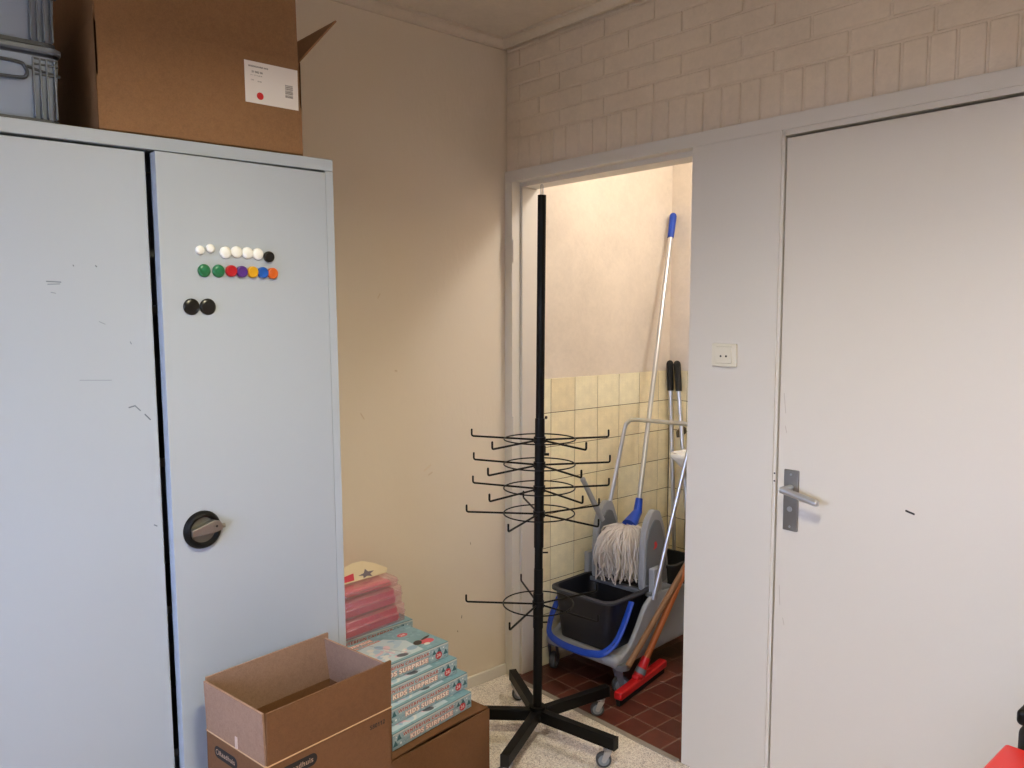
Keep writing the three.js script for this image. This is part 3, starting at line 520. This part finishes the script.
const gameSide = mat([122, 152, 164], 0.35, { map: tTile }), gameFront = mat([255, 255, 255], 0.3, { map: tGameFront, side: THREE.DoubleSide }), gameTop = mat([255, 255, 255], 0.28, { map: tGameTop, side: THREE.DoubleSide });
{
  const W = 0.355, D = 0.215, hh = 0.0525;
  const game = (fx, fz, y, th, label, group) => {   // fx,fz: front right corner
    const c = [fx - W / 2 * Math.cos(th) - D / 2 * Math.sin(th), y, fz + W / 2 * Math.sin(th) - D / 2 * Math.cos(th)];
    const g = thing('game_box', label, 'game', c, th, group);
    mesh('carton', rbox(-W / 2, W / 2, 0.0002, hh, -D / 2, D / 2, 0.0018), gameSide, g);
    mesh('front_print', sheet(V(-W / 2 + 0.001, 0.0015, D / 2 + 0.0004), V(W - 0.002, 0, 0), V(0, hh - 0.003, 0)), gameFront, g);
    mesh('top_print', sheet(V(-W / 2 + 0.001, hh + 0.0004, D / 2 - 0.001), V(W - 0.002, 0, 0), V(0, 0, -D + 0.002)), gameTop, g);
  };
  const y0 = CARTON_H + 0.0005, p = hh + 0.0008;
  game(-0.606, 0.526, y0, 0.17, 'teal calendar game box lying on the carton, lowest of the front pile', 'teal game boxes');
  game(-0.597, 0.494, y0 + p, 0.15, 'teal calendar game box, second from the bottom of the front pile', 'teal game boxes');
  game(-0.627, 0.476, y0 + 2 * p, 0.13, 'teal calendar game box, second from the top of the front pile', 'teal game boxes');
  game(-0.642, 0.448, y0 + 3 * p, 0.11, 'teal calendar game box on top of the front pile, cover showing', 'teal game boxes');
  // pile behind, only its top shows
  const q = 0.0556;
  for (let k = 0; k < 4; k++) {
    const s = D; game(-0.642 + 0.004 * k, 0.226 - 0.002 * k, y0 + k * q, 0.03, ['teal game box at the foot of the rear pile', 'teal game box second from below in the rear pile', 'teal game box third from below in the rear pile', 'teal game box directly under the pink packs'][k], 'teal game boxes');
    if (k) continue;
  }
}
// pink clear-plastic packs
{
  const clear = new THREE.MeshPhysicalMaterial({ color: lin(250, 236, 240), roughness: 0.12, transmission: 0.85, thickness: 0, ior: 1.45 });
  const pinkM = [[214, 74, 110], [206, 84, 122], [220, 92, 120]].map(c => mat(c, 0.4));
  const y0 = CARTON_H + 0.0005 + 3 * 0.0556 + 0.0532;
  const pack = (k, x1, z1, y, h, th, label) => {
    const W = 0.28, D = 0.185, c = [x1 - W / 2 * Math.cos(th) - D / 2 * Math.sin(th), y, z1 + W / 2 * Math.sin(th) - D / 2 * Math.cos(th)];
    const g = thing('toy_pack', label, 'toy pack', c, th, 'pink packs on the games');
    mesh('blister', [loft([ring(W, D, 0.012, 0.0003), ring(W, D, 0.012, h * 0.45), ring(W - 0.006, D - 0.006, 0.012, h * 0.5), ring(W, D, 0.012, h * 0.55), ring(W, D, 0.012, h - 0.006), ring(W - 0.012, D - 0.012, 0.01, h)])], clear, g);
    mesh('pink_tray', [loft([ring(W - 0.045, D - 0.02, 0.01, 0.003), ring(W - 0.04, D - 0.016, 0.01, h * 0.4), ring(W - 0.05, D - 0.024, 0.01, h * 0.5), ring(W - 0.055, D - 0.02, 0.012, h - 0.012)])], pinkM[k], g);
    mesh('flange', [loft([ring(W + 0.006, D + 0.006, 0.014, h * 0.475), ring(W + 0.006, D + 0.006, 0.014, h * 0.525)])], clear, g);
    return g;
  };
  pack(0, -0.648, 0.204, y0, 0.064, 0.13, 'pink toy pack in clear plastic, lowest of three');
  pack(1, -0.660, 0.204, y0 + 0.0655, 0.064, 0.10, 'pink toy pack in clear plastic, middle of three');
  const g = pack(2, -0.672, 0.198, y0 + 0.131, 0.03, 0.08, 'thin pink toy pack with cream hang card, topmost of three');
  // cream hang card standing at the back of the top pack
  const card = plate([[-0.13, 0], [0.09, 0], [0.105, 0.016], [0.06, 0.05], [0.02, 0.068], [-0.02, 0.068], [-0.10, 0.05], [-0.13, 0.044]], 0, 0.003, 0.0006).rotateX(-0.8).translate(0.035, 0.0325, 0.035);
  mesh('hang_card', card, mat([226, 208, 176], 0.6), g);
  mesh('print', plate([[-0.10, 0.004], [-0.045, 0.004], [-0.035, 0.03], [-0.09, 0.024]], 0.0032, 0.0040, 0.0003).rotateX(-0.8).translate(0.035, 0.0325, 0.035), mat([200, 40, 64], 0.5), g);
  mesh('emblem', plate([[-0.02, 0.016], [0.004, 0.02], [0.016, 0.034], [0.022, 0.022], [0.046, 0.02], [0.026, 0.012], [0.03, 0.002], [0.012, 0.008], [-0.006, 0.002], [-0.002, 0.012]], 0.0034, 0.0048, 0.0004).rotateX(-0.8).translate(0.035, 0.0325, 0.035), mat([110, 96, 110], 0.4), g);
}
/* ---------- display rack ---------- */
function caster(parent, x, y, z, yaw, R, m) {   // y: underside of what carries it; R: wheel radius
  const c = new THREE.Group(); c.name = 'caster'; c.position.set(x, 0, z); c.rotation.y = yaw; parent.add(c);
  const ox = R * 0.55, fork = [];
  fork.push(rod(V(0, y, 0), V(0, y - 0.016, 0), R * 0.42), rod(V(0, y - 0.003, 0), V(0, y - 0.008, 0), R * 0.62));
  for (const s of [-1, 1]) fork.push(plate([[-R * 0.45, y - 0.012], [R * 0.5, y - 0.012], [ox + R * 0.28, R], [ox + R * 0.1, R * 0.75], [ox - R * 0.2, R * 0.78]], s * R * 0.46 - 0.0012, s * R * 0.46 + 0.0012, 0.0005));
  fork.push(rbox(-R * 0.45, R * 0.5, y - 0.016, y - 0.011, -R * 0.46, R * 0.46, 0.002, 1), rod(V(ox, R, -R * 0.56), V(ox, R, R * 0.56), R * 0.16));
  mesh('fork', fork, m || M.zinc, c);
  const wh = new THREE.LatheGeometry([[0.3, -0.3], [0.72, -0.3], [0.76, -0.36], [0.92, -0.36], [1, -0.24], [1, 0.24], [0.92, 0.36], [0.76, 0.36], [0.72, 0.3], [0.3, 0.3]].map(([a, b]) => new THREE.Vector2(a * R, b * R)), 28).rotateX(Math.PI / 2).translate(ox, R, 0);
  mesh('wheel', wh, M.tyre, c);
  mesh('hub', new THREE.CylinderGeometry(R * 0.72, R * 0.72, R * 0.62, 24).rotateX(Math.PI / 2).translate(ox, R, 0), M.wheelHub, c);
}
{
  const RXc = -0.257, RZc = 0.489;
  const g = thing('display_rack', 'black revolving display stand with hook arms on five casters', 'rack', [RXc - 0.006, 0, RZc - 0.005]);
  const legTop = 0.114, legBot = 0.072, L = 0.335;
  [80, 8, -64, -136, 152].forEach((deg, i) => {
    const a = deg * Math.PI / 180, u = V(Math.cos(a), 0, Math.sin(a));
    const leg = mesh('leg', rbox(0.01, L, legBot, legTop, -0.015, 0.015, 0.0025), M.black, g); leg.rotation.y = -a;
    mesh('end_cap', rbox(L - 0.001, L + 0.003, legBot - 0.001, legTop + 0.001, -0.0155, 0.0155, 0.0015), M.blackMatt, leg);
    caster(g, u.x * (L - 0.03), legBot, u.z * (L - 0.03), [2.42, 2.5, -0.7, 0.8, 2.2][i], 0.027);
  });
  mesh('hub', [new THREE.CylinderGeometry(0.03, 0.034, 0.05, 24).translate(0, 0.1, 0)], M.black, g);
  const lean = V(0.012, 1.976, 0.004).sub(V(0, 0.1, 0)); const ax = y => V(lean.x * (y - 0.1) / lean.y, y, lean.z * (y - 0.1) / lean.y);
  mesh('pole', [rod(ax(0.1), ax(0.64), 0.0165, 0.0165, 24), rod(ax(0.6), ax(1.976), 0.0150, 0.0150, 24)], M.black, g);
  mesh('sleeve', [rod(ax(0.72), ax(1.19), 0.0175, 0.0175, 24), rod(ax(0.42), ax(0.55), 0.0185, 0.0185, 24)], M.black, g);
  for (const [y, r] of [[1.06, 0.005], [0.70, 0.003], [0.44, 0.003]]) mesh('set_screw', rod(ax(y), ax(y).add(V(0.026, 0, 0.022)), r), M.black, g);
  mesh('top_hook', bentTube([ax(1.97).add(V(-0.005, 0, 0)), ax(2.012).add(V(-0.005, 0, 0)), ax(2.012).add(V(0.005, 0, 0)), ax(1.97).add(V(0.005, 0, 0))], 0.004, 0.0022), M.zinc, g);
  const tiers = [[1.113, 26], [1.022, 30], [0.935, 28.5], [0.843, 12], [0.509, 10.5]];
  for (const [y, base] of tiers) {
    const t = new THREE.Group(); t.name = 'hook_tier'; t.position.copy(ax(y)); g.add(t);
    mesh('ring', new THREE.TorusGeometry(0.128, 0.0025, 8, 64).rotateX(Math.PI / 2).translate(0, 0.003, 0), M.black, t);
    mesh('collar', new THREE.CylinderGeometry(0.0215, 0.0215, 0.022, 24), M.black, t);
    for (let k = 0; k < 5; k++) {
      const a = (base + 72 * k) * Math.PI / 180, u = V(Math.cos(a), 0, Math.sin(a)), at = (r, yy) => u.clone().multiplyScalar(r).setY(yy);
      mesh('arm', [bentTube([at(0.015, 0), at(0.265, 0), at(0.265, 0.024)], 0.007, 0.0036, 8), ball(at(0.265, 0.024), 0.0036, 8)], M.black, t);
    }
  }
}
/* ---------- mop trolley in the closet ---------- */
const TR = [0.15, 0, 0.30], TRA = 0.07;
const inv = new THREE.Matrix4().makeRotationY(-TRA).multiply(new THREE.Matrix4().makeTranslation(-TR[0], 0, -TR[2]));
const loc = (x, y, z) => V(x, y, z).applyMatrix4(inv);
{
  const g = thing('mop_trolley', 'grey plastic mop trolley with dark bucket and wringer in the closet', 'trolley', TR, TRA);
  const hw = 0.195;
  // chassis
  mesh('chassis', [rbox(0, 0.66, 0.128, 0.178, -hw, hw, 0.022, 4)], M.greyPlastic, g);
  const side = smoothOutline([[0.03, 0.16], [0.10, 0.195], [0.155, 0.262], [0.205, 0.335], [0.265, 0.372], [0.34, 0.374], [0.50, 0.36], [0.62, 0.30], [0.655, 0.22], [0.62, 0.19], [0.40, 0.15], [0.15, 0.138], [0.05, 0.138]], 70);
  for (const s of [-1, 1]) mesh('side_panel', plate(side, s > 0 ? hw - 0.022 : -hw, s > 0 ? hw : -hw + 0.022, 0.006), M.greyPlastic, g);
  for (const s of [-1, 1]) mesh('upright', [rbox(0.262, 0.328, 0.34, 0.486, s > 0 ? hw - 0.032 : -hw + 0.004, s > 0 ? hw - 0.004 : -hw + 0.032, 0.006)], M.greyPlastic, g);
  for (const [x, z, yaw] of [[0.045, -0.185, 0.4], [0.06, 0.15, -0.6], [0.60, -0.15, 0.5], [0.60, 0.16, 0.2]]) caster(g, x, 0.130, z, yaw, 0.037, M.greyDark);
  mesh('bumper', new THREE.CylinderGeometry(0.034, 0.034, 0.022, 24).translate(0.045, 0.137, 0.19), M.greyDark, g);
  // bucket
  const bk = new THREE.Group(); bk.name = 'bucket'; bk.position.set(0.145, 0.179, -0.002); g.add(bk);
  const B = (w, d, y, r) => ring(w, d, r, y, 0, 0, 6);
  mesh('shell', loft([B(0.235, 0.275, 0.001, 0.04), B(0.27, 0.318, 0.2, 0.045), B(0.298, 0.33, 0.207, 0.05), B(0.298, 0.33, 0.218, 0.05), B(0.27, 0.304, 0.218, 0.044), B(0.262, 0.297, 0.21, 0.044), B(0.225, 0.265, 0.008, 0.038)], true, true, 0.9), M.bucketDark, bk);
  mesh('rim', loft([B(0.297, 0.329, 0.205, 0.05), B(0.310, 0.341, 0.207, 0.052), B(0.310, 0.341, 0.217, 0.052), B(0.297, 0.329, 0.2195, 0.05)], false, false), mat([48, 52, 62], 0.45), bk);
  // blue handle hanging over the front
  const hy = [[-0.02, 0.20, 0.178], [-0.07, 0.13, 0.182], [-0.125, 0.055, 0.176], [-0.165, 0.015, 0.145], [-0.178, 0.001, 0.09], [-0.182, -0.004, 0]];
  const pts = [...hy.map(p => V(p[0], p[1], p[2])), ...hy.slice(0, -1).reverse().map(p => V(p[0], p[1], -p[2]))];
  const cur = new THREE.CatmullRomCurve3(pts), geoH = (() => { // flat strap section
    const n = 70, rings = []; for (let i = 0; i <= n; i++) { const p = cur.getPointAt(i / n), t = cur.getTangentAt(i / n), o = V(-0.75, 0.25, 0).normalize(), b = t.clone().cross(o).normalize(), q = b.clone().cross(t).normalize(); const R = []; for (let k = 0; k < 10; k++) { const a = k / 10 * Math.PI * 2; R.push(p.clone().addScaledVector(b, 0.0142 * Math.sign(Math.cos(a)) * Math.pow(Math.abs(Math.cos(a)), 0.6)).addScaledVector(q, 0.0055 * Math.sin(a))); } rings.push(R); } return loft(rings, true, true, 0.8); })();
  const hd = mesh('bucket_handle', geoH, M.blue, bk);
  for (let i = 0; i < 14; i++) { const p = cur.getPointAt(0.22 + 0.56 * (i + 0.5) / 14), t = cur.getTangentAt(0.22 + 0.56 * (i + 0.5) / 14); const m = mesh('slot', rbox(-0.008, 0.008, -0.0062, 0.0062, -0.003, 0.003, 0.002, 1), mat([12, 34, 96], 0.6), hd); m.position.copy(p); m.quaternion.setFromUnitVectors(V(1, 0, 0), t); m.rotateX(0.3); }
  // wringer
  const wr = new THREE.Group(); wr.name = 'wringer'; g.add(wr);
  const toL = pts2 => pts2.map(([x, y]) => [x - TR[0] + 0.012, y]);
  const pR = smoothOutline(toL([[0.40, 0.39], [0.398, 0.5], [0.402, 0.60], [0.425, 0.675], [0.465, 0.715], [0.505, 0.705], [0.54, 0.63], [0.562, 0.52], [0.575, 0.38], [0.49, 0.372]]), 60);
  mesh('press_plate', plate(pR, 0.115, 0.145, 0.006), M.greyPlastic, wr);
  mesh('press_plate', plate(pR.map(([x, y]) => [0.33 + (x - 0.33) * 0.86, 0.5 + (y - 0.5) * 0.82]), 0.110, 0.149, 0.003), M.greyDark, wr);
  mesh('press_plate', plate(pR, -0.140, -0.112, 0.006), M.greyPlastic, wr);
  mesh('press_plate', plate(pR.map(([x, y]) => [0.33 + (x - 0.33) * 0.86, 0.5 + (y - 0.5) * 0.82]), -0.144, -0.107, 0.003), M.greyDark, wr);
  mesh('press_back', [rbox(0.385, 0.405, 0.38, 0.60, -0.13, 0.13, 0.005), rbox(0.25, 0.41, 0.365, 0.385, -0.19, 0.19, 0.005)], M.greyDark, wr);
  const la = loc(0.305, 0.841, 0.17), lb = loc(0.432, 0.641, 0.17);
  mesh('wringer_lever', [rod(lb, la, 0.013, 0.011), ball(la, 0.0125)], M.greyPlastic, wr);
  mesh('emblem', plate([[0.318, 0.552], [0.338, 0.556], [0.345, 0.57], [0.334, 0.586], [0.322, 0.58], [0.328, 0.568]], 0.1485, 0.1500, 0.0004), M.red, wr);
  // push handle
  const p0 = loc(0.43, 0.375, 0.135), p1 = loc(0.632, 1.078, 0.135), p2 = loc(0.61, 1.094, 0.53), p3 = loc(0.415, 0.36, 0.478);
  mesh('push_handle', bentTube([p0, p1, p2, p3], 0.05, 0.0095, 12), M.alu, g);
  // second bucket behind the wringer
  const rb = new THREE.Group(); rb.name = 'bucket'; rb.position.set(0.53, 0.179, 0.02); g.add(rb);
  const Q = (w, d, y, r) => ring(w, d, r, y, 0, 0, 6);
  mesh('shell', loft([Q(0.16, 0.23, 0.001, 0.03), Q(0.215, 0.30, 0.265, 0.04), Q(0.232, 0.318, 0.268, 0.045), Q(0.232, 0.318, 0.28, 0.045), Q(0.205, 0.29, 0.28, 0.038), Q(0.15, 0.22, 0.01, 0.03)], true, true, 0.9), M.blackMatt, rb);
}
// mop standing in the wringer
{
  const A = V(0.462, 0.628, 0.285), b = V(0.568, 0.676, 0.262), e = V(1.028, 2.045, 0.082);
  const g = thing('mop', 'white string mop with aluminium pole and blue fittings in the wringer', 'mop', [A.x, 0, A.z]);
  const Lc = v => V(v.x - A.x, v.y, v.z - A.z), dir = e.clone().sub(b).normalize();
  const gripA = e.clone().addScaledVector(dir, -0.105);
  mesh('pole', rod(Lc(b), Lc(gripA), 0.0112, 0.0112, 20), M.alu, g);
  mesh('grip', [rod(Lc(gripA.clone().addScaledVector(dir, -0.01)), Lc(e), 0.0155, 0.0175, 20), ball(Lc(e), 0.0172)], M.blue, g);
  const bs = b.clone().addScaledVector(dir, -0.005);
  mesh('socket', [rod(Lc(bs), Lc(b.clone().addScaledVector(dir, 0.058)), 0.020, 0.016, 20), ball(Lc(bs), 0.021), rod(Lc(bs), Lc(A.clone().add(V(0.02, 0.0, 0))), 0.020, 0.034, 16)], M.blue, g);
  mesh('head_band', [rbox(-0.055, 0.055, 0.600, 0.630, -0.05, 0.05, 0.014, 3)], M.mop, g);
  const st = [];
  for (let i = 0; i < 420; i++) {
    const a = rnd() * Math.PI * 2, r0 = 0.045 * Math.sqrt(rnd()), R = rr(0.05, 0.108), drop = rr(0.14, 0.225), c = V(-0.03, 0, 0);
    const s = V(Math.cos(a) * r0, 0.625 + rr(-0.01, 0.012), Math.sin(a) * r0), j = () => rr(-0.013, 0.013);
    const m1 = V(Math.cos(a) * R * 0.75 + c.x * 0.5 + j(), 0.622 - rr(0, 0.02), Math.sin(a) * R * 0.75 + j()), m2 = V(Math.cos(a) * R + c.x + j(), 0.56, Math.sin(a) * R + j()), m3 = V(Math.cos(a) * R + c.x + j() * 1.5, 0.625 - drop * 0.7, Math.sin(a) * R + j() * 1.5), en = V(Math.cos(a) * R * 0.95 + c.x + j() * 2, 0.625 - drop, Math.sin(a) * R * 0.95 + j() * 2);
    st.push(tube([s, m1, m2, m3, en], 0.0034, 14, 5));
  }
  const m = mesh('strings', st, M.mop, g); m.userData.kind = 'stuff';
}
// two long handled tools leaning in the far corner
{
  const tool = (top, bot, label, kind) => {
    const g = thing(kind === 'brush' ? 'long_brush' : 'long_dustpan', label, kind === 'brush' ? 'brush' : 'dustpan', [bot.x, 0, bot.z]);
    const l = v => V(v.x - bot.x, v.y, v.z - bot.z), d = top.clone().sub(bot).normalize(), ga = top.clone().addScaledVector(d, -0.135);
    mesh('pole', rod(l(bot.clone().setY(0.06)), l(ga), 0.0105, 0.0105), M.alu, g);
    mesh('grip', [rod(l(ga), l(top), 0.0155, 0.0175, 18), ball(l(top), 0.0172)], M.blackMatt, g);
    if (kind === 'brush') { mesh('brush_head', rbox(-0.03, 0.03, 0.045, 0.075, -0.05, 0.05, 0.006), M.blackMatt, g); mesh('bristles', rbox(-0.025, 0.025, 0.001, 0.046, -0.047, 0.047, 0.002), M.rubber, g); }
    else mesh('pan', [rbox(-0.09, 0.03, 0.001, 0.006, -0.045, 0.045, 0.002), rbox(0.024, 0.03, 0.001, 0.1, -0.045, 0.045, 0.002), rbox(-0.09, 0.03, 0.001, 0.07, -0.045, -0.041, 0.001), rbox(-0.09, 0.03, 0.001, 0.07, 0.041, 0.045, 0.001)], M.blackMatt, g);
  };
  tool(V(1.022, 1.318, 0.082), V(0.985, 0.0, 0.172), 'aluminium stick with black grip in the closet corner, left of the pair', 'pan');
  tool(V(1.024, 1.318, 0.124), V(0.985, 0.0, 0.285), 'aluminium stick with black grip in the closet corner, right of the pair', 'brush');
}
// washbasin on the closet rear wall
{
  const g = thing('washbasin', 'small white washbasin on the closet rear wall, half hidden by the frame', 'washbasin', [0.922, 0.0, 0.395]);
  const R = (w, d, y, r, cx = 0, cz = 0) => ring(w, d, r, y, cx, cz, 6);
  mesh('bowl', loft([R(0.09, 0.10, 0.78, 0.04, 0.05), R(0.16, 0.18, 0.80, 0.06, 0.035), R(0.22, 0.26, 0.85, 0.07, 0.012), R(0.255, 0.32, 0.888, 0.07, 0.002), R(0.262, 0.33, 0.897, 0.07), R(0.262, 0.33, 0.905, 0.07), R(0.25, 0.316, 0.913, 0.065), R(0.22, 0.285, 0.910, 0.06), R(0.16, 0.22, 0.84, 0.06), R(0.08, 0.12, 0.81, 0.04)], true, true, 0.9), M.porcelain, g);
  mesh('waste_pipe', [rod(V(0.05, 0.78, 0), V(0.05, 0.5, 0), 0.016), rod(V(0.05, 0.51, 0), V(0.125, 0.51, 0), 0.016)], M.zinc, g);
  const t = thing('water_tap', 'small dark wall tap above the washbasin', 'tap', [CX1 + 0.001, 0.985, 0.145]);
  mesh('rosette', new THREE.CylinderGeometry(0.02, 0.022, 0.012, 20).rotateZ(Math.PI / 2).translate(-0.006, 0, 0), mat([90, 80, 64], 0.45, { metalness: 0.7 }), t);
  mesh('spout', bentTube([V(-0.01, 0, 0), V(-0.045, 0, 0.0), V(-0.045, -0.03, 0.004)], 0.012, 0.0075), mat([84, 74, 60], 0.4, { metalness: 0.8 }), t);
}
// red floor squeegee with orange wooden handle
{
  const ca = V(0.135, 0, 0.528), cb = V(0.525, 0, 0.452), mid = ca.clone().lerp(cb, 0.5), th = Math.atan2(-(cb.z - ca.z), cb.x - ca.x), L = ca.distanceTo(cb) / 2;
  const g = thing('floor_squeegee', 'red floor squeegee with orange wooden handle on the closet tiles', 'squeegee', [mid.x, 0, mid.z], th);
  mesh('head', [rbox(-L, L, 0.028, 0.062, -0.019, 0.019, 0.008, 3), rbox(-0.06, 0.06, 0.055, 0.08, -0.016, 0.016, 0.008, 3)], M.red, g);
  mesh('rubber_blade', rbox(-L + 0.004, L - 0.004, 0.0015, 0.034, -0.009, 0.009, 0.003), M.rubber, g);
  const q = new THREE.Matrix4().makeRotationY(-th), d = V(0.26, 0.44, 0.052).applyMatrix4(q).normalize(), s = V(-0.03, 0.065, 0);
  mesh('socket', [rod(s, s.clone().addScaledVector(d, 0.085), 0.022, 0.0175, 18)], M.red, g);
  mesh('clamp', [rod(s.clone().addScaledVector(d, 0.015), s.clone().addScaledVector(d, 0.038), 0.0235, 0.0225, 18)], M.greyDark, g);
  mesh('handle', rod(s.clone().addScaledVector(d, 0.06), s.clone().addScaledVector(d, 1.30), 0.0132, 0.0132, 18), M.woodOrange, g);
  // plain brown broomstick
  const p = V(0.200, 0.149, 0.525), dir = V(0.566 - 0.205, 0.493 - 0.149, 0.012).normalize(), e = p.clone().addScaledVector(dir, 0.86);
  const k = thing('broomstick', 'plain brown wooden broomstick leaning beside the orange handle', 'broomstick', [p.x, p.y, p.z]);
  mesh('stick', [rod(V(0, 0, 0), e.clone().sub(p), 0.0125, 0.0125, 18)], M.woodBrown, k);
}
/* ---------- small things ---------- */
{
  const s = thing('wall_socket', 'cream single wall socket on the white post between the doors', 'socket', [0, 1.43, 1.085]);
  mesh('frame', rbox(-0.010, 0, -0.037, 0.037, -0.052, 0.040, 0.004, 3), M.socket, s);
  mesh('insert', rbox(-0.014, -0.008, -0.026, 0.028, -0.034, 0.026, 0.003, 2), M.socket, s);
  for (const z of [-0.014, 0.006]) mesh('pin_hole', rod(V(-0.0138, -0.003, z), V(-0.0146, -0.003, z), 0.0034), M.socketHole, s);
  const r = thing('red_bin', 'red plastic box at the lower right corner of the picture', 'box', [-0.66, 0, 2.29]);
  mesh('shell', rbox(-0.216, 0.216, 0, 0.68, -0.243, 0.243, 0.012, 3), mat([214, 34, 30], 0.35), r);
  mesh('lid', rbox(-0.216, 0.216, 0.682, 0.70, -0.243, 0.243, 0.008, 3), mat([222, 40, 34], 0.32), r);
  const k = thing('black_case', 'black case standing behind the red box by the door', 'case', [-0.237, 0, 2.257]);
  mesh('shell', rbox(-0.16, 0.16, 0, 0.72, -0.205, 0.205, 0.02, 3), M.blackMatt, k);
  mesh('lid', rbox(-0.162, 0.162, 0.722, 0.755, -0.207, 0.207, 0.01, 3), M.black, k);
}
put(scene);
renderer.render(scene, camera);
